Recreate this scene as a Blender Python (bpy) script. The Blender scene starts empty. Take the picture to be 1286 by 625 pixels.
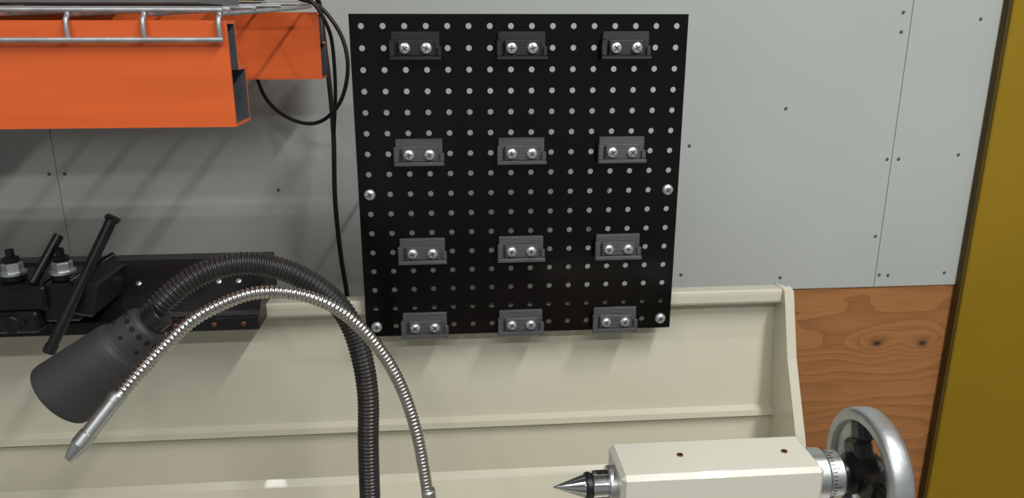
import bpy, math, random
from mathutils import Vector, Matrix
random.seed(3)
scene = bpy.context.scene
scene.view_settings.view_transform = 'Standard'
scene.view_settings.exposure = 0.0

# ---------------------------------------------------------------- materials
def srgb(r, g, b):
    def f(c):
        c /= 255.0
        return c/12.92 if c <= 0.04045 else ((c+0.055)/1.055)**2.4
    return (f(r), f(g), f(b), 1)

def mat(name, col, rough=0.5, metal=0.0, var=0.0, scale=8.0, bump=0.0, bscale=200.0, rvar=0.0, stretch=(1, 1, 1), spec=0.5, col2=None, coat=0.0):
    m = bpy.data.materials.new(name); m.use_nodes = True
    nt = m.node_tree; b = nt.nodes['Principled BSDF']
    b.inputs['Roughness'].default_value = rough
    b.inputs['Metallic'].default_value = metal
    b.inputs['Specular IOR Level'].default_value = spec
    b.inputs['Coat Weight'].default_value = coat
    b.inputs['Base Color'].default_value = col
    tc = nt.nodes.new('ShaderNodeTexCoord'); mp = nt.nodes.new('ShaderNodeMapping')
    mp.inputs['Scale'].default_value = stretch
    nt.links.new(tc.outputs['Object'], mp.inputs[0])
    n = nt.nodes.new('ShaderNodeTexNoise'); n.inputs['Scale'].default_value = scale; n.inputs['Detail'].default_value = 6
    nt.links.new(mp.outputs[0], n.inputs['Vector'])
    r = nt.nodes.new('ShaderNodeValToRGB')
    c2 = col2 or tuple(max(0, c*(1-var)) for c in col[:3])+(1,)
    r.color_ramp.elements[0].position = 0.35; r.color_ramp.elements[1].position = 0.65
    r.color_ramp.elements[0].color = c2; r.color_ramp.elements[1].color = col
    nt.links.new(n.outputs['Fac'], r.inputs[0]); nt.links.new(r.outputs[0], b.inputs['Base Color'])
    if rvar:
        mr = nt.nodes.new('ShaderNodeMapRange')
        mr.inputs['To Min'].default_value = rough-rvar; mr.inputs['To Max'].default_value = rough+rvar
        nt.links.new(n.outputs['Fac'], mr.inputs[0]); nt.links.new(mr.outputs[0], b.inputs['Roughness'])
    if bump:
        n2 = nt.nodes.new('ShaderNodeTexNoise'); n2.inputs['Scale'].default_value = bscale
        nt.links.new(mp.outputs[0], n2.inputs['Vector'])
        bp = nt.nodes.new('ShaderNodeBump'); bp.inputs['Strength'].default_value = bump; bp.inputs['Distance'].default_value = 0.001
        nt.links.new(n2.outputs['Fac'], bp.inputs['Height']); nt.links.new(bp.outputs[0], b.inputs['Normal'])
    return m

M_wall = mat('wall_grey_paint', srgb(187, 193, 189), 0.5, var=0.07, scale=2.5, bump=0.15, bscale=60)
M_seam = mat('seam_backing', srgb(128, 130, 128), 0.8, var=0.1)  # grey backing that shows through the gaps between wall panels
M_black = mat('board_black_powdercoat', srgb(5, 5, 6), 0.2, var=0.3, scale=5, bump=0.05, bscale=500, rvar=0.06, spec=0.3, col2=srgb(18, 10, 10))
M_zinc = mat('zinc_plated', srgb(232, 238, 242), 0.36, 0.9, var=0.12, scale=60)
M_slot = mat('screw_recess_dark', srgb(70, 74, 80), 0.6, 0.3)
M_guard = mat('cream_enamel', srgb(209, 206, 187), 0.25, var=0.05, scale=3, coat=0.3)
M_orange = mat('orange_powdercoat', srgb(236, 106, 46), 0.38, var=0.16, scale=9, stretch=(0.4, 1, 4))
M_steel_in = mat('beam_inner_steel', srgb(90, 92, 98), 0.6, 0.3, var=0.3, scale=40)
M_galv = mat('galvanised_wire', srgb(190, 192, 196), 0.45, 0.7, var=0.25, scale=90)
M_wscrew = mat('painted_wall_screw', srgb(110, 112, 112), 0.6, 0.3, var=0.25, scale=90)
M_rubber = mat('black_rubber', srgb(22, 22, 24), 0.5, var=0.2)
M_flex = mat('black_flex_conduit', srgb(66, 65, 65), 0.32, 0.4, var=0.25, scale=60)
M_lamp = mat('lamp_black_plastic', srgb(54, 54, 57), 0.58, var=0.15, scale=25, bump=0.2, bscale=300)
M_dark = mat('dark_void', srgb(12, 12, 13), 0.8, var=0.1)
M_chromeflex = mat('silver_flex_hose', srgb(196, 194, 190), 0.25, 1.0, var=0.2, scale=120)
M_alu = mat('satin_aluminium', srgb(205, 207, 209), 0.36, 1.0, var=0.12, scale=30)
M_chrome = mat('polished_steel', srgb(215, 215, 215), 0.14, 1.0, var=0.08, scale=20)
M_rim = mat('handwheel_rim_satin', srgb(190, 193, 196), 0.42, 0.85, var=0.18, scale=40, bump=0.2, bscale=150)
M_tail = mat('tailstock_cream_enamel', srgb(216, 214, 200), 0.35, var=0.04, scale=6, coat=0.2)
M_copper = mat('brass_oiler', srgb(150, 95, 60), 0.4, 0.8, var=0.2, scale=50)
M_iron = mat('black_oxide_steel', srgb(34, 34, 37), 0.33, 0.2, var=0.35, scale=30, rvar=0.1)
M_castblk = mat('cast_black_paint', srgb(24, 25, 27), 0.3, var=0.2, scale=60, bump=0.6, bscale=180)
M_yellow = mat('yellow_olive_paint', srgb(152, 122, 12), 0.42, var=0.12, scale=3)
M_yedge = mat('yellow_panel_edge', srgb(84, 66, 12), 0.7, var=0.2)
M_bright_y = mat('yellow_plastic', srgb(225, 205, 30), 0.4, var=0.1)
M_greybin = mat('grey_bin_plastic', srgb(105, 108, 112), 0.5, var=0.1)
M_blocker = mat('shadow_blocker_brown', srgb(170, 130, 85), 0.8, var=0.1)  # brown for the added shadow-casting box
M_concrete = mat('floor_concrete', srgb(120, 118, 112), 0.7, var=0.2, scale=5, bump=0.3)
M_ceil = mat('ceiling_white', srgb(170, 168, 160), 0.8, var=0.03)
M_pan = mat('lathe_base_cream', srgb(205, 202, 180), 0.4, var=0.06)
M_bed = mat('ground_bed_steel', srgb(150, 150, 150), 0.3, 0.9, var=0.15, scale=30)

def print_mat(name, col):
    m = mat(name, col, 0.5, var=0.3, scale=150, stretch=(0.2, 1, 3), spec=0.5)
    nt = m.node_tree; b = nt.nodes['Principled BSDF']
    tc = nt.nodes.new('ShaderNodeTexCoord'); w = nt.nodes.new('ShaderNodeTexWave')
    w.bands_direction = 'Z'; w.inputs['Scale'].default_value = 220; w.inputs['Distortion'].default_value = 0.6
    nt.links.new(tc.outputs['Object'], w.inputs['Vector'])
    bp = nt.nodes.new('ShaderNodeBump'); bp.inputs['Strength'].default_value = 0.5; bp.inputs['Distance'].default_value = 0.0006
    nt.links.new(w.outputs['Fac'], bp.inputs['Height']); nt.links.new(bp.outputs[0], b.inputs['Normal'])
    return m
M_print_lit = print_mat('printed_plastic_lit', srgb(80, 81, 87))  # overhead glare on the lower bracket rows put into the base colour
M_print_shaded = print_mat('printed_plastic_shaded', srgb(20, 20, 22))  # same bracket plastic, darkened for the top row that catches less glare

def plywood():
    m = bpy.data.materials.new('plywood'); m.use_nodes = True
    nt = m.node_tree; N = nt.nodes; L = nt.links; b = N['Principled BSDF']
    b.inputs['Roughness'].default_value = 0.6
    tc = N.new('ShaderNodeTexCoord'); sep = N.new('ShaderNodeSeparateXYZ'); L.new(tc.outputs['Object'], sep.inputs[0])
    def M(op, a, bb=None, c=None):
        n = N.new('ShaderNodeMath'); n.operation = op
        for i, v in enumerate((a, bb, c)):
            if v is None: continue
            if isinstance(v, (int, float)): n.inputs[i].default_value = v
            else: L.new(v, n.inputs[i])
        return n.outputs[0]
    mp = N.new('ShaderNodeMapping'); mp.inputs['Scale'].default_value = (2.0, 1, 7); L.new(tc.outputs['Object'], mp.inputs[0])
    ns = N.new('ShaderNodeTexNoise'); ns.inputs['Scale'].default_value = 1.5; ns.inputs['Detail'].default_value = 2; L.new(mp.outputs[0], ns.inputs['Vector'])
    v = M('ADD', M('MULTIPLY', sep.outputs[2], 34.0), M('MULTIPLY', ns.outputs['Fac'], 7.0))
    knotmask = None
    for kx, kz in ((0.766, 0.997), (0.853, 0.994)):
        dx = M('MULTIPLY', M('SUBTRACT', sep.outputs[0], kx), 0.7)
        dz = M('SUBTRACT', sep.outputs[2], kz)
        d2 = M('ADD', M('MULTIPLY', dx, dx), M('MULTIPLY', dz, dz))
        g = M('EXPONENT', M('MULTIPLY', d2, -1300.0))
        v = M('ADD', v, M('MULTIPLY', g, 2.2))
        k = M('EXPONENT', M('MULTIPLY', d2, -26000.0))
        knotmask = k if knotmask is None else M('ADD', knotmask, k)
    ring = M('POWER', M('FRACT', v), 2.0)
    mp2 = N.new('ShaderNodeMapping'); mp2.inputs['Scale'].default_value = (5, 1, 130); L.new(tc.outputs['Object'], mp2.inputs[0])
    n2 = N.new('ShaderNodeTexNoise'); n2.inputs['Scale'].default_value = 3; n2.inputs['Detail'].default_value = 5; L.new(mp2.outputs[0], n2.inputs['Vector'])
    f = M('SUBTRACT', M('ADD', 0.45, M('MULTIPLY', n2.outputs['Fac'], 0.55)), M('MULTIPLY', ring, 0.30))
    r = N.new('ShaderNodeValToRGB'); L.new(f, r.inputs[0])
    r.color_ramp.elements[0].position = 0.1; r.color_ramp.elements[0].color = srgb(120, 74, 38)
    r.color_ramp.elements[1].position = 0.95; r.color_ramp.elements[1].color = srgb(186, 128, 76)
    mx = N.new('ShaderNodeMix'); mx.data_type = 'RGBA'
    km = N.new('ShaderNodeClamp'); L.new(knotmask, km.inputs[0]); L.new(km.outputs[0], mx.inputs[0])
    L.new(r.outputs[0], mx.inputs[6]); mx.inputs[7].default_value = srgb(40, 20, 10)
    L.new(mx.outputs[2], b.inputs['Base Color'])
    return m
M_ply = plywood()

# ---------------------------------------------------------------- mesh builder
class B:
    def __init__(s, name):
        s.name = name; s.v = []; s.f = []; s.m = []; s.sm = []; s.mats = []
    def mi(s, m):
        if m not in s.mats: s.mats.append(m)
        return s.mats.index(m)
    def add(s, vs, fs, m, smooth=False):
        o = len(s.v); i = s.mi(m)
        s.v += [tuple(p) for p in vs]
        for f in fs:
            s.f.append([o+k for k in f]); s.m.append(i); s.sm.append(smooth)
    def box(s, a, b, m, rot=None, c=0.0):
        a = Vector(a); b = Vector(b); ce = (a+b)/2; h = (b-a)/2
        c = min(c, h.x*.49, h.y*.49, h.z*.49)
        if c <= 0:
            vs = [Vector((x*h.x, y*h.y, z*h.z)) for x in (-1, 1) for y in (-1, 1) for z in (-1, 1)]
            fs = [(0, 1, 3, 2), (4, 6, 7, 5), (0, 4, 5, 1), (2, 3, 7, 6), (0, 2, 6, 4), (1, 5, 7, 3)]
        else:
            vs = []; idx = {}
            for x in (-1, 1):
                for y in (-1, 1):
                    for z in (-1, 1):
                        for ax in range(3):
                            p = [x*(h.x-c), y*(h.y-c), z*(h.z-c)]
                            p[ax] = (x, y, z)[ax]*h[ax]
                            idx[(x, y, z, ax)] = len(vs); vs.append(Vector(p))
            fs = []
            S = (-1, 1)
            for ax in range(3):
                u, w = [k for k in range(3) if k != ax]
                for sg in S:
                    q = []
                    for (p, r) in ((-1, -1), (1, -1), (1, 1), (-1, 1)):
                        k = [0, 0, 0]; k[ax] = sg; k[u] = p; k[w] = r
                        q.append(idx[(*k, ax)])
                    fs.append(q)
                for p in S:
                    for r in S:
                        k1 = [0, 0, 0]; k1[u] = p; k1[w] = r; k1[ax] = -1
                        k2 = list(k1); k2[ax] = 1
                        fs.append([idx[(*k1, u)], idx[(*k2, u)], idx[(*k2, w)], idx[(*k1, w)]])
            for x in S:
                for y in S:
                    for z in S: fs.append([idx[(x, y, z, k)] for k in range(3)])
        if rot is not None: vs = [rot @ p for p in vs]
        s.add([p+ce for p in vs], fs, m)
    def lathe(s, p0, p1, prof, m, n=32, smooth=True, cap=True, mats=None):
        p0 = Vector(p0); ax = (Vector(p1)-p0).normalized()
        up = Vector((0, 0, 1)) if abs(ax.z) < .9 else Vector((1, 0, 0))
        u = ax.cross(up).normalized(); w = ax.cross(u)
        vs = []
        for t, r in prof:
            for k in range(n):
                a = 2*math.pi*k/n
                vs.append(p0+ax*t+u*(r*math.cos(a))+w*(r*math.sin(a)))
        for j in range(len(prof)-1):
            ring = [vs[i] for i in range(j*n, (j+2)*n)]
            fs = [(k, (k+1) % n, n+(k+1) % n, n+k) for k in range(n)]
            s.add(ring, fs, mats[j] if mats else m, smooth)
        if cap:
            s.add(vs[:n], [list(range(n))], mats[0] if mats else m)
            s.add(vs[-n:], [list(range(n))], mats[-1] if mats else m)
    def torus(s, p0, axis, prof, m, n=64):
        p0 = Vector(p0); ax = Vector(axis).normalized(); up = Vector((0, 0, 1))
        u = ax.cross(up).normalized(); w = ax.cross(u); q = len(prof); vs = []
        for k in range(n):
            a = 2*math.pi*k/n; d = u*math.cos(a)+w*math.sin(a)
            vs += [p0+ax*t+d*r for t, r in prof]
        s.add(vs, [(k*q+j, k*q+(j+1) % q, ((k+1) % n)*q+(j+1) % q, ((k+1) % n)*q+j) for k in range(n) for j in range(q)], m, True)
    def cyl(s, p0, p1, r, m, n=24, c=0.0):
        L = (Vector(p1)-Vector(p0)).length
        if c: s.lathe(p0, p1, [(0, r-c), (c, r), (L-c, r), (L, r-c)], m, n)
        else: s.lathe(p0, p1, [(0, r), (L, r)], m, n)
    def prism(s, prof, x0, x1, m, smooth=False):
        n = len(prof)
        vs = [(x0, y, z) for y, z in prof]+[(x1, y, z) for y, z in prof]
        fs = [(k, (k+1) % n, n+(k+1) % n, n+k) for k in range(n)]+[list(range(n)), list(range(n, 2*n))]
        s.add(vs, fs, m, smooth)
    def sheet(s, prof, x0, x1, t, m):
        P = [Vector((0, y, z)) for y, z in prof]; off = []
        for i, p in enumerate(P):
            d = (P[min(i+1, len(P)-1)]-P[max(i-1, 0)]).normalized()
            off.append(p+Vector((0, -d.z, d.y))*t)
        poly = [(p.y, p.z) for p in P]+[(p.y, p.z) for p in reversed(off)]
        s.prism(poly, x0, x1, m)
    def tube(s, pts, rf, m, n=16, step=None, smooth=True):
        P = catmull(pts, 24) if len(pts) > 2 else [Vector(p) for p in pts]
        L = [0]
        for a, b in zip(P, P[1:]): L.append(L[-1]+(b-a).length)
        tot = L[-1]; step = step or 0.01
        k = max(2, int(tot/step)+1); Q = []; j = 0
        for i in range(k):
            d = tot*i/(k-1)
            while j < len(L)-2 and L[j+1] < d: j += 1
            t = (d-L[j])/max(1e-9, L[j+1]-L[j]); Q.append(P[j].lerp(P[j+1], t))
        d = (Q[1]-Q[0]).normalized()
        u = d.cross(Vector((0, 1, 0.01))).normalized(); vs = []
        for i, q in enumerate(Q):
            d = (Q[min(i+1, k-1)]-Q[max(i-1, 0)]).normalized()
            u = (u-d*u.dot(d)).normalized(); w = d.cross(u)
            r = rf(i, tot*i/(k-1), tot) if callable(rf) else rf
            for c in range(n):
                a = 2*math.pi*c/n; vs.append(q+u*(r*math.cos(a))+w*(r*math.sin(a)))
        fs = [(i*n+c, i*n+(c+1) % n, (i+1)*n+(c+1) % n, (i+1)*n+c) for i in range(k-1) for c in range(n)]
        fs += [list(range(n)), list(range((k-1)*n, k*n))]
        s.add(vs, fs, m, smooth)
    def screw(s, x, y, z, r=0.0064, m=None, ang=None):
        h = r*0.62
        s.lathe((x, y, z), (x, y-1, z), [(0, r), (h*.35, r), (h*.7, r*.86), (h*.93, r*.55), (h, r*.2)], m or M_zinc, 20)
        a = random.random()*1.5 if ang is None else ang
        for k in (0, math.pi/2):
            R = Matrix.Rotation(a+k, 3, 'Y')
            s.box((x-r*.52, y-h*1.04, z-r*.10), (x+r*.52, y-h*.6, z+r*.10), M_slot, R)
    def hexnut(s, p, r, h, m, axis=(0, 0, 1)):
        p = Vector(p); s.lathe(p, p+Vector(axis), [(0, r), (h*.85, r), (h, r*.86)], m, 6, smooth=False)
    def build(s, parent=None):
        me = bpy.data.meshes.new(s.name); me.from_pydata(s.v, [], s.f)
        for m in s.mats: me.materials.append(m)
        for p, i, sm in zip(me.polygons, s.m, s.sm): p.material_index = i; p.use_smooth = sm
        import bmesh
        bm = bmesh.new(); bm.from_mesh(me); bmesh.ops.recalc_face_normals(bm, faces=bm.faces); bm.to_mesh(me); bm.free()
        o = bpy.data.objects.new(s.name, me); scene.collection.objects.link(o)
        if parent: o.parent = parent
        return o

def catmull(pts, n):
    P = [Vector(p) for p in pts]; P = [P[0]*2-P[1]]+P+[P[-1]*2-P[-2]]; out = []
    for i in range(1, len(P)-2):
        a, b, c, d = P[i-1:i+3]
        for k in range(n):
            t = k/n
            out.append(0.5*((2*b)+(c-a)*t+(2*a-5*b+4*c-d)*t*t+(3*b-a-3*c+d)*t**3))
    out.append(P[-2]); return out

# ---------------------------------------------------------------- room
b = B('floor'); b.box((-4, -4, -0.1), (4, 1.3, 0), M_concrete); b.build()
b = B('ceiling'); b.box((-4, -4, 3.0), (4, 1.3, 3.1), M_ceil); b.build()

b = B('wall_back')
WY = 1.22
b.box((-4, WY+0.012, 0), (4, WY+0.08, 3.0), M_seam)
xs = [-4, -1.83, -0.604, 0.743, 1.97, 4]
for a, c in zip(xs, xs[1:]):
    b.box((a+0.0005, WY, 1.107), (c-0.0005, WY+0.012, 3.0), M_wall, c=0.0003)
for (x, z) in [(0.728, 1.57), (0.729, 1.54), (0.735, 1.334), (0.755, 1.334), (0.733, 1.20), (0.393, 1.361), (0.393, 1.139), (0.75, 1.129),
               (0.766, 1.128), (-0.271, 1.299), (-0.615, 1.33), (-0.592, 1.33), (0.55, 1.42), (0.86, 1.56), (0.86, 1.34), (0.87, 1.13), (0.57, 1.129), (-0.615, 1.52), (-0.592, 1.16)]:
    b.screw(x, WY, z, r=0.0028, m=M_wscrew)
b.build()

b = B('plywood_panel'); b.box((0.2, WY+0.003, 0.0), (1.6, WY+0.011, 1.106), M_ply); b.build()

b = B('yellow_steel_door')
b.box((0.8935, 1.205, 0.0), (0.899, 1.218, 2.9), M_yedge)
b.box((0.8985, 1.201, 0.0), (1.9, 1.218, 2.9), M_yellow, c=0.002)
b.build()

# ---------------------------------------------------------------- pegboard
b = B('pegboard')
X0, Z1, C, Y0 = -0.113, 1.562, 0.0255, 0.955
T = 0.0016; n = 16; hr = 0.0035
for i in range(16):
    for j in range(16):
        cx = X0+C*(j+.5); cz = Z1-C*(i+.5); h = C/2
        sq = []; ci = []
        for k in range(n):
            a = 2*math.pi*k/n+math.pi/4
            dx, dz = math.cos(a), math.sin(a); q = max(abs(dx), abs(dz))
            sq.append((dx/q*h, dz/q*h)); ci.append((dx*hr, dz*hr))
        vs = [(cx+x, Y0, cz+z) for x, z in sq]+[(cx+x, Y0, cz+z) for x, z in ci]+[(cx+x, Y0+T, cz+z) for x, z in ci]+[(cx+x, Y0+T, cz+z) for x, z in sq]
        fs = []
        for ring in range(3):
            fs += [(ring*n+k, ring*n+(k+1) % n, (ring+1)*n+(k+1) % n, (ring+1)*n+k) for k in range(n)]
        b.add(vs, fs, M_black)
W = C*16; X1 = X0+W; Z0 = Z1-W
D = 0.0085
b.box((X0-0.0012, Y0, Z0), (X0, Y0+D, Z1), M_black); b.box((X1, Y0, Z0), (X1+0.0012, Y0+D, Z1), M_black)
b.box((X0-0.0012, Y0, Z1), (X1+0.0012, Y0+D, Z1+0.0012), M_black); b.box((X0-0.0012, Y0, Z0-0.0012), (X1+0.0012, Y0+D, Z0), M_black)
hx = lambda c: X0+C*(c+.5)
hz = lambda r: Z1-C*(r+.5)
for c, r in ((0, 8), (15, 8), (0, 15), (15, 15)):
    b.screw(hx(c), Y0, hz(r), r=0.0072)
for c, r in ((0, 8), (15, 8)):
    b.cyl((hx(c), Y0+T, hz(r)), (hx(c), WY, hz(r)), 0.003, M_zinc, 10)
for c in (0, 15):
    b.cyl((hx(c), Y0+T, hz(15)), (hx(c), 0.984, hz(15)), 0.003, M_zinc, 10)
b.build()

def bracket(c, r, m, sh=0.0):
    b = B('tool_bracket')
    cx = (hx(c)+hx(c+1))/2+sh; z = hz(r); y = Y0
    b.box((cx-0.029, y-0.005, z-0.013), (cx+0.029, y, z+0.019), m, c=0.0008)
    b.box((cx-0.031, y-0.014, z-0.0135), (cx+0.031, y-0.0045, z-0.0085), m, c=0.0008)
    b.box((cx-0.031, y-0.013, z-0.0088), (cx-0.0245, y-0.0045, z+0.010), m, c=0.0008)
    b.box((cx-0.0215, y-0.009, z-0.0088), (cx+0.0225, y-0.0045, z+0.0095), m, c=0.0012)
    b.box((cx+0.0255, y-0.008, z-0.0088), (cx+0.031, y-0.0045, z+0.002), m, c=0.0008)
    for k in (0, 1): b.screw(hx(c+k), y-0.009, z, r=0.0069)
    b.build()
for r, m in ((1, M_print_shaded), (6, M_print_lit), (11, M_print_lit), (15, M_print_lit)):  # top row takes the shaded copy, lower rows the lit one
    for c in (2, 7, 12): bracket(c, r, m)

# ---------------------------------------------------------------- lathe: splash guard
b = B('lathe_splash_guard')
gx0, gx1 = -1.3, 0.458
b.prism([(0.992, 1.197), (0.969, 1.199), (0.9655, 1.197), (0.965, 1.193), (0.965, 1.183), (0.967, 1.1795), (0.988, 1.1795)], gx0, 0.468, M_guard)
prof = [(0.990, 1.185), (0.985, 1.12), (0.970, 1.022), (0.960, 1.018), (0.9585, 1.010), (0.969, 1.004), (0.961, 0.940), (0.954, 0.931), (0.822, 0.842)]
b.sheet(prof, gx0, gx1, 0.003, M_guard)
def endwall(x, s):
    fr = [(0.962, 1.1985), (0.932, 1.11), (0.884, 1.018), (0.845, 0.93), (0.822, 0.842)]
    bk = [(0.995, 0.842), (0.995, 1.1985)]
    b.prism(fr+bk, x, x+0.003*s, M_guard)
    for (y0, z0), (y1, z1) in zip(fr, fr[1:]):
        vs = []
        for (yy, zz) in ((y0, z0), (y1, z1)):
            for xx in (x-0.001*s, x+0.012*s):
                for t in (0, 0.012):
                    vs.append((xx, yy+t*0.95-0.002, zz+t*0.25))
        b.add(vs, [(0, 1, 3, 2), (4, 5, 7, 6), (0, 1, 5, 4), (2, 3, 7, 6), (0, 2, 6, 4), (1, 3, 7, 5)], M_guard)
endwall(0.458, 1); endwall(gx0, -1)
b.build()

b = B('metal_lathe_base')
b.box((-1.3, 0.40, 0.80), (0.62, 0.821, 0.8405), M_pan, c=0.004)
b.box((-1.3, 0.40, 0.8405), (0.62, 0.412, 0.865), M_pan, c=0.003)
b.box((-1.1, 0.57, 0.8405), (0.46, 0.61, 0.985), M_pan, c=0.004)
b.box((-1.1, 0.69, 0.8405), (0.46, 0.73, 0.985), M_pan, c=0.004)
b.box((-1.1, 0.61, 0.8405), (0.46, 0.69, 0.93), M_pan)
b.box((-1.1, 0.565, 0.985), (0.46, 0.60, 0.995), M_bed, c=0.002)
b.box((-1.1, 0.70, 0.985), (0.46, 0.735, 0.995), M_bed, c=0.002)
b.box((-1.25, 0.45, 0.0), (-0.75, 0.80, 0.80), M_pan, c=0.01)
b.box((0.15, 0.45, 0.0), (0.58, 0.80, 0.80), M_pan, c=0.01)
b.build()

# ---------------------------------------------------------------- tailstock
b = B('lathe_tailstock')
TY, TZ = 0.652, 1.113
b.box((0.156, 0.620, 1.04), (0.356, 0.685, 1.1405), M_tail, c=0.0045)
b.box((0.170, 0.612, 1.012), (0.335, 0.693, 1.045), M_tail, c=0.006)
b.box((0.165, 0.585, 0.9955), (0.340, 0.715, 1.016), M_tail, c=0.004)
for x, y in ((0.222, 0.655), (0.328, 0.653)):
    b.cyl((x, y, 1.140), (x, y, 1.1415), 0.0032, M_copper, 16)
    b.cyl((x, y, 1.1412), (x, y, 1.1418), 0.0018, M_dark, 12)
A = (0.0945, TY, TZ); Bx = (1, TY, TZ)
b.lathe(A, Bx, [(0, 0.0004), (0.031, 0.0112), (0.033, 0.0112)], M_chrome, 40)
b.lathe(A, Bx, [(0.032, 0.0128), (0.034, 0.0136), (0.037, 0.0136), (0.0375, 0.012), (0.040, 0.012)], M_iron, 40)
b.lathe(A, Bx, [(0.039, 0.0136), (0.040, 0.0146), (0.055, 0.0146), (0.056, 0.0136)], M_chrome, 40)
b.lathe(A, Bx, [(0.054, 0.0182), (0.0555, 0.019), (0.0645, 0.019), (0.066, 0.0182)], M_alu, 40)
b.box((0.138, TY-0.003, TZ+0.013), (0.148, TY+0.003, TZ+0.0152), M_dark)
q = (0.352, TY, TZ)
b.lathe(q, Bx, [(0, 0.027), (0.0145, 0.027), (0.016, 0.0255)], M_alu, 48)
b.lathe(q, Bx, [(0.016, 0.0225), (0.018, 0.0242), (0.031, 0.0242), (0.033, 0.0228)], M_alu, 48)
for k in range(40):
    a = 2*math.pi*k/40; l = 0.008 if k % 5 == 0 else 0.004
    R = Matrix.Rotation(a, 3, 'X'); c0 = Vector((q[0]+0.0185+l/2, TY, TZ))+R @ Vector((0, 0, 0.0242))
    b.box(c0-Vector((l/2, 0.0004, 0.0003)), c0+Vector((l/2, 0.0004, 0.0003)), M_dark, R)
wx = 0.418; r0 = 0.066
b.lathe((0.385, TY, TZ), Bx, [(0, 0.014), (0.008, 0.014), (0.012, 0.021), (0.04, 0.0205), (0.044, 0.017)], M_castblk, 32)
prof = []
for k in range(24):
    a = 2*math.pi*k/24
    ca, sa = math.cos(a), math.sin(a)
    prof.append((0.0120*math.copysign(abs(ca)**.6, ca), r0-0.008+0.008*math.copysign(abs(sa)**.7, sa)))
b.torus((wx, TY, TZ), (1, 0, 0), prof, M_rim, 72)
for k in range(3):
    a = math.radians(-20+120*k)
    R = Matrix.Rotation(a, 3, 'X')
    for (z0, z1, w, tx, xo) in ((0.012, 0.034, 0.0135, 0.010, -0.004), (0.030, 0.054, 0.0105, 0.008, 0.001)):
        c0 = Vector((wx-0.004+xo, TY, TZ))+R @ Vector((0, 0, (z0+z1)/2))
        b.box(c0-Vector((tx, w, (z1-z0)/2)), c0+Vector((tx, w, (z1-z0)/2)), M_castblk, R, c=0.004)
hy, hzz = TY-0.016, TZ-0.048
b.lathe((wx+0.006, hy, hzz), (1, hy, hzz), [(0, 0.006), (0.008, 0.006), (0.010, 0.009), (0.03, 0.0125), (0.06, 0.011), (0.066, 0.005)], M_chrome, 28)
b.build()

# ---------------------------------------------------------------- gooseneck work lamp
b = B('gooseneck_work_lamp')
gp = [(-0.103, .785, .86), (-0.103, .79, .93), (-0.103, .80, .995), (-0.101, .80, 1.081), (-0.098, .80, 1.142), (-0.102, .80, 1.191), (-0.113, .80, 1.235), (-0.131, .795, 1.267), (-0.157, .785, 1.293),
      (-0.183, .775, 1.309), (-0.212, .765, 1.317), (-0.241, .755, 1.314), (-0.266, .745, 1.303), (-0.288, .735, 1.285), (-0.301, .729, 1.269)]
b.tube(gp, lambda i, d, L: 0.0100+0.0024*(0.5-0.5*math.cos(2*math.pi*i/6)), M_flex, 22, step=0.0046/6)
b.cyl((-0.103, .785, .8405), (-0.103, .785, .862), 0.03, M_iron, 32, c=0.003)
b.cyl((-0.103, .785, .862), (-0.103, .785, .90), 0.015, M_iron, 24, c=0.002)
P0 = Vector((-0.293, 0.722, 1.272)); P1 = Vector((-0.380, 0.708, 1.206))
L = (P1-P0).length; ax = (P1-P0).normalized()
b.lathe(P0, P1, [(0.0, 0.010), (0.001, 0.0185), (0.004, 0.0212), (0.012, 0.0225), (0.030, 0.0235), (0.034, 0.0245), (0.037, 0.0275), (0.042, 0.0285), (L-0.004, 0.0355), (L, 0.0355), (L+0.001, 0.034)], M_lamp, 48, cap=False)
b.lathe(P0, P1, [(L+0.001, 0.034), (L-0.02, 0.028), (L-0.03, 0.015), (L-0.03, 0.002)], M_alu, 48, cap=False)
b.lathe(P0, P1, [(L-0.028, 0.016), (L-0.015, 0.018), (L-0.008, 0.010), (L-0.006, 0.001)], M_galv, 32, cap=False)
up = Vector((0, 0, 1)); u = ax.cross(up).normalized(); w = ax.cross(u)
for k in range(14):
    a = 2*math.pi*k/14
    rd = u*math.cos(a)+w*math.sin(a)
    c0 = P0+ax*0.009+rd*0.0205
    b.cyl(c0, c0+rd*0.0024, 0.0026, M_dark, 14)
    c0 = P0+ax*0.022+rd*0.0215
    if k % 2 == 0: b.cyl(c0, c0+rd*0.0022, 0.0020, M_dark, 14)
b.cyl(P0-ax*0.014, P0+ax*0.002, 0.0135, M_iron, 24, c=0.001)
b.build()

# ---------------------------------------------------------------- coolant hose
b = B('flexible_coolant_hose')
hp = [(-0.026, .72, 1.03), (-0.029, .72, 1.047), (-0.034, .72, 1.096), (-0.040, .72, 1.139), (-0.050, .72, 1.181), (-0.064, .715, 1.221), (-0.084, .71, 1.257), (-0.106, .705, 1.283), (-0.131, .70, 1.300),
      (-0.159, .695, 1.309), (-0.187, .69, 1.310), (-0.214, .68, 1.303), (-0.237, .67, 1.292), (-0.260, .66, 1.272), (-0.280, .65, 1.252), (-0.297, .64, 1.234)]
b.tube(hp, lambda i, d, L: (0.0052, 0.0060, 0.0065, 0.0065, 0.0060)[i % 5], M_chromeflex, 20, step=0.0042/5)
n0 = Vector((-0.295, .641, 1.237)); n1 = Vector((-0.333, .612, 1.191))
b.lathe(n0, n1, [(0, 0.0066), (0.002, 0.0076), (0.008, 0.0076), (0.0085, 0.0068), (0.040, 0.0070), (0.041, 0.0078), (0.052, 0.0080), (0.064, 0.0045), (0.067, 0.0035)], M_alu, 28)
b.lathe((-0.024, .72, .995), (-0.0285, .72, 1.05), [(0, 0.012), (0.01, 0.012), (0.0105, 0.0078), (0.076, 0.0078), (0.078, 0.0066)], M_alu, 24)
b.build()

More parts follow.
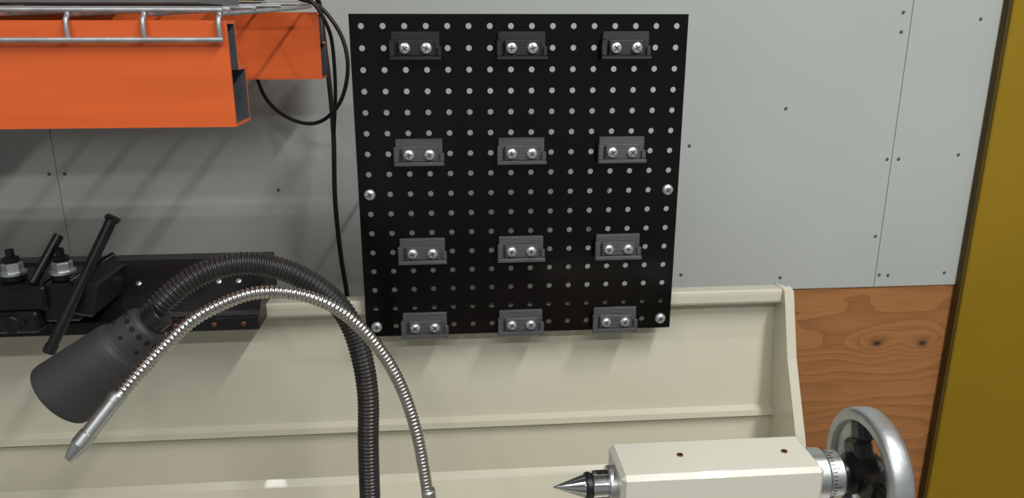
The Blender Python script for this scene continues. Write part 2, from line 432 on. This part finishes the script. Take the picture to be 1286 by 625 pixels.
# ---------------------------------------------------------------- taper attachment / black bar with tool post
b = B('lathe_taper_attachment')
b.prism([(0.930, 1.183), (0.928, 1.198), (0.933, 1.204), (0.95, 1.220), (0.975, 1.241), (0.990, 1.249), (1.004, 1.252), (1.03, 1.252), (1.036, 1.245), (1.036, 1.19), (0.995, 1.1995), (0.964, 1.1995), (0.964, 1.183)], -0.95, -0.243, M_iron)
b.box((-0.95, 0.921, 1.181), (-0.243, 0.930, 1.199), M_iron, c=0.0015)
for x in (-0.345, -0.298): b.screw(x, 0.921, 1.190, r=0.0035, m=M_copper)
b.screw(-0.262, 0.921, 1.190, r=0.0035, m=M_copper)
for x in (-0.40, -0.30, -0.275):
    b.lathe((x, 0.967, 1.230), (x, 0.92, 1.285), [(0, 0.0035), (0.004, 0.0035), (0.005, 0.002)], M_zinc, 12)
b.box((-0.66, 0.872, 1.232), (-0.468, 0.955, 1.262), M_iron, c=0.003)
b.box((-0.66, 0.866, 1.207), (-0.478, 0.945, 1.233), M_iron, c=0.003)
b.cyl((-0.507, 0.8665, 1.219), (-0.507, 0.864, 1.219), 0.0085, M_dark, 24)
b.lathe((-0.507, 0.8665, 1.219), (-0.507, 0.80, 1.219), [(0, 0.0115), (0.002, 0.011), (0.003, 0.009)], M_iron, 24)
b.cyl((-0.494, 0.8665, 1.222), (-0.494, 0.862, 1.222), 0.004, M_dark, 16)
for x in (-0.513, -0.457):
    b.cyl((x, 0.90, 1.235), (x, 0.90, 1.300), 0.0048, M_iron, 16, c=0.001)
    b.cyl((x, 0.90, 1.262), (x, 0.90, 1.270), 0.014, M_iron, 28, c=0.002)
    b.cyl((x, 0.90, 1.270), (x, 0.90, 1.273), 0.0145, M_zinc, 28)
    b.hexnut((x, 0.90, 1.273), 0.0115, 0.011, M_zinc)
    b.hexnut((x, 0.90, 1.284), 0.0088, 0.007, M_iron)
b.box((-0.478, 0.880, 1.215), (-0.436, 0.955, 1.262), M_iron, c=0.003)
b.box((-0.440, 0.870, 1.225), (-0.412, 0.955, 1.268), M_iron, Matrix.Rotation(0.25, 3, 'Y'), c=0.003)
a0 = Vector((-0.393, .90, 1.333)); a1 = Vector((-0.456, .84, 1.196))
b.cyl(a0, a1, 0.0062, M_iron, 20, c=0.001)
dd = (a1-a0).normalized()
b.cyl(a1-dd*0.008, a1+dd*0.003, 0.0072, M_castblk, 20, c=0.001); b.cyl(a1+dd*0.0005, a1+dd*0.0036, 0.0045, M_alu, 16)
b.box(a0-Vector((0.007, 0.004, 0.002)), a0+Vector((0.009, 0.004, 0.004)), M_iron, Matrix.Rotation(0.5, 3, 'Y'), c=0.001)
b.cyl((-0.462, .915, 1.312), (-0.486, .885, 1.262), 0.0055, M_iron, 16, c=0.001)
b.cyl((-0.395, .90, 1.29), (-0.44, .88, 1.265), 0.005, M_iron, 16, c=0.001)
b.build()

# ---------------------------------------------------------------- orange rack beams + wire deck
def beam(name, x1, y, zb, zt, depth, up, x0=-1.6):
    b = B(name); t = 0.0028; zs = zb+(zt-zb)*0.56
    outer = [(y, zb), (y+depth, zb), (y+depth, zs), (y+up, zs), (y+up, zt), (y, zt)]
    inner = [(y+t, zb+t), (y+depth-t, zb+t), (y+depth-t, zs-t), (y+up-t, zs-t), (y+up-t, zt-t), (y+t, zt-t)]
    n = 6
    vs = [(x0, *p) for p in outer]+[(x1, *p) for p in outer]+[(x0, *p) for p in inner]+[(x1, *p) for p in inner]
    b.add(vs, [(k, (k+1) % n, n+(k+1) % n, n+k) for k in range(n)], M_orange)
    b.add(vs, [(2*n+k, 2*n+(k+1) % n, 3*n+(k+1) % n, 3*n+k) for k in range(n)], M_steel_in)
    for o in (0, 1): b.add(vs, [(o*n+k, o*n+(k+1) % n, 2*n+o*n+(k+1) % n, 2*n+o*n+k) for k in range(n)], M_orange)
    return b
b = beam('orange_rack_beam', -0.182, 0.680, 1.466, 1.554, 0.050, 0.028); b.build()
b = beam('orange_rack_beam', -0.172, 1.10, 1.4785, 1.567, 0.050, 0.028); b.build()
b = B('rack_upright_frame')
M_blue = mat('rack_upright_paint', srgb(60, 80, 120), 0.5, var=0.1)
for y in (0.66, 1.08):
    b.box((-1.68, y, 0.0), (-1.60, y+0.07, 2.4), M_blue, c=0.004)
for z in (0.3, 1.2, 2.1): b.box((-1.66, 0.70, z), (-1.62, 1.10, z+0.03), M_blue)
b.build()

b = B('wire_shelf_deck')
wr = 0.0021
x = -0.187
while x > -1.5:
    b.tube([(x, 1.14, 1.575), (x, 0.9, 1.566), (x, 0.70, 1.5595), (x, 0.682, 1.558), (x, 0.6765, 1.553), (x, 0.6765, 1.5385)], wr, M_galv, 10, step=0.004)
    x -= 0.0605
for y, z in ((0.6745, 1.5385), (0.705, 1.5635), (0.80, 1.5665), (0.92, 1.571), (1.04, 1.576), (1.12, 1.5785)):
    b.cyl((-1.55, y, z), (-0.184, y, z), wr*1.15, M_galv, 10)
b.cyl((-1.55, 0.682, 1.5622), (-0.184, 0.682, 1.5622), wr*1.1, M_galv, 10)
b.build()

b = B('parts_tray')
b.box((-0.40, 0.72, 1.5690), (-0.215, 0.86, 1.572), M_greybin)
for (a, c) in (((-0.40, 0.72, 1.572), (-0.215, 0.723, 1.60)), ((-0.40, 0.857, 1.572), (-0.215, 0.86, 1.60)), ((-0.40, 0.723, 1.572), (-0.397, 0.857, 1.60)), ((-0.218, 0.723, 1.572), (-0.215, 0.857, 1.60))):
    b.box(a, c, M_greybin)
b.build()
b = B('yellow_tape_measure')
b.box((-0.275, 1.02, 1.580), (-0.235, 1.06, 1.62), M_bright_y, c=0.006)
b.box((-0.282, 1.03, 1.580), (-0.228, 1.05, 1.588), M_castblk, c=0.002)
b.cyl((-0.255, 1.0195, 1.60), (-0.255, 1.016, 1.60), 0.014, M_castblk, 24)
b.build()
b = B('shadow_blocker_box')  # added on the shelf out of view to cast a broad wall shadow
b.box((-0.88, 0.76, 1.579), (-0.42, 1.08, 1.80), M_blocker, c=0.002)
b.box((-0.88, 0.915, 1.800), (-0.42, 0.925, 1.8015), M_greybin)
b.build()

# ---------------------------------------------------------------- black power cables
b = B('power_cable')
b.tube([(-0.24, 1.09, 1.60), (-0.20, 1.10, 1.592), (-0.182, 1.15, 1.588), (-0.178, 1.16, 1.575), (-0.174, 1.155, 1.519), (-0.170, 1.15, 1.463), (-0.169, 1.15, 1.394), (-0.173, 1.15, 1.298), (-0.170, 1.15, 1.209), (-0.164, 1.15, 1.137), (-0.16, 1.15, 1.0), (-0.158, 1.15, 0.6), (-0.155, 1.15, 0.05)], 0.0036, M_rubber, 10, step=0.01)
b.build()
b = B('power_cable')
b.tube([(-0.26, 1.09, 1.60), (-0.215, 1.09, 1.590), (-0.190, 1.09, 1.583), (-0.165, 1.09, 1.572), (-0.141, 1.09, 1.536), (-0.135, 1.09, 1.494), (-0.148, 1.10, 1.450), (-0.176, 1.12, 1.421), (-0.209, 1.15, 1.412), (-0.246, 1.17, 1.424), (-0.272, 1.18, 1.452), (-0.285, 1.19, 1.50), (-0.29, 1.19, 1.56)], 0.0028, M_rubber, 10, step=0.008)
b.tube([(-0.25, 1.075, 1.604), (-0.21, 1.075, 1.598), (-0.175, 1.075, 1.58), (-0.158, 1.08, 1.55), (-0.155, 1.10, 1.52), (-0.158, 1.12, 1.46), (-0.167, 1.143, 1.40)], 0.0026, M_rubber, 10, step=0.008)
b.build()

# ---------------------------------------------------------------- lights
M_tube = bpy.data.materials.new('fixture_white'); M_tube.use_nodes = True
M_tube.node_tree.nodes['Principled BSDF'].inputs['Base Color'].default_value = (.8, .8, .8, 1)
def fixture(x, y, L, power, along='X', z=2.93, w=0.10, col=(1, 0.985, 0.955)):
    b = B('ceiling_light_fixture')
    hx_, hy_ = (L/2, w/2+.02) if along == 'X' else (w/2+.02, L/2)
    b.box((x-hx_, y-hy_, z+0.01), (x+hx_, y+hy_, 3.0), M_tube, c=0.01); b.build()
    l = bpy.data.lights.new('fluorescent_light', 'AREA'); l.shape = 'RECTANGLE'
    l.size, l.size_y = (L, w) if along == 'X' else (w, L)
    l.energy = power; l.color = col
    o = bpy.data.objects.new('fluorescent_light', l); o.location = (x, y, z); scene.collection.objects.link(o)
fixture(0.95, -0.35, 1.2, 42, 'Y')
fixture(-0.9, -0.6, 1.2, 12, 'Y')
fixture(0.2, -1.7, 2.4, 42, 'X')

w = bpy.data.worlds.new('world'); scene.world = w; w.use_nodes = True
w.node_tree.nodes['Background'].inputs[0].default_value = (0.84, 0.87, 0.90, 1)
w.node_tree.nodes['Background'].inputs[1].default_value = 0.32

# ---------------------------------------------------------------- camera
cam = bpy.data.cameras.new('camera'); co = bpy.data.objects.new('camera', cam); scene.collection.objects.link(co)
cam.sensor_width = 36; cam.lens = 26.87; cam.clip_start = 0.05
co.location = (0, 0, 1.55); co.rotation_euler = (math.radians(90-16.3), 0, math.radians(-4.76))
scene.camera = co
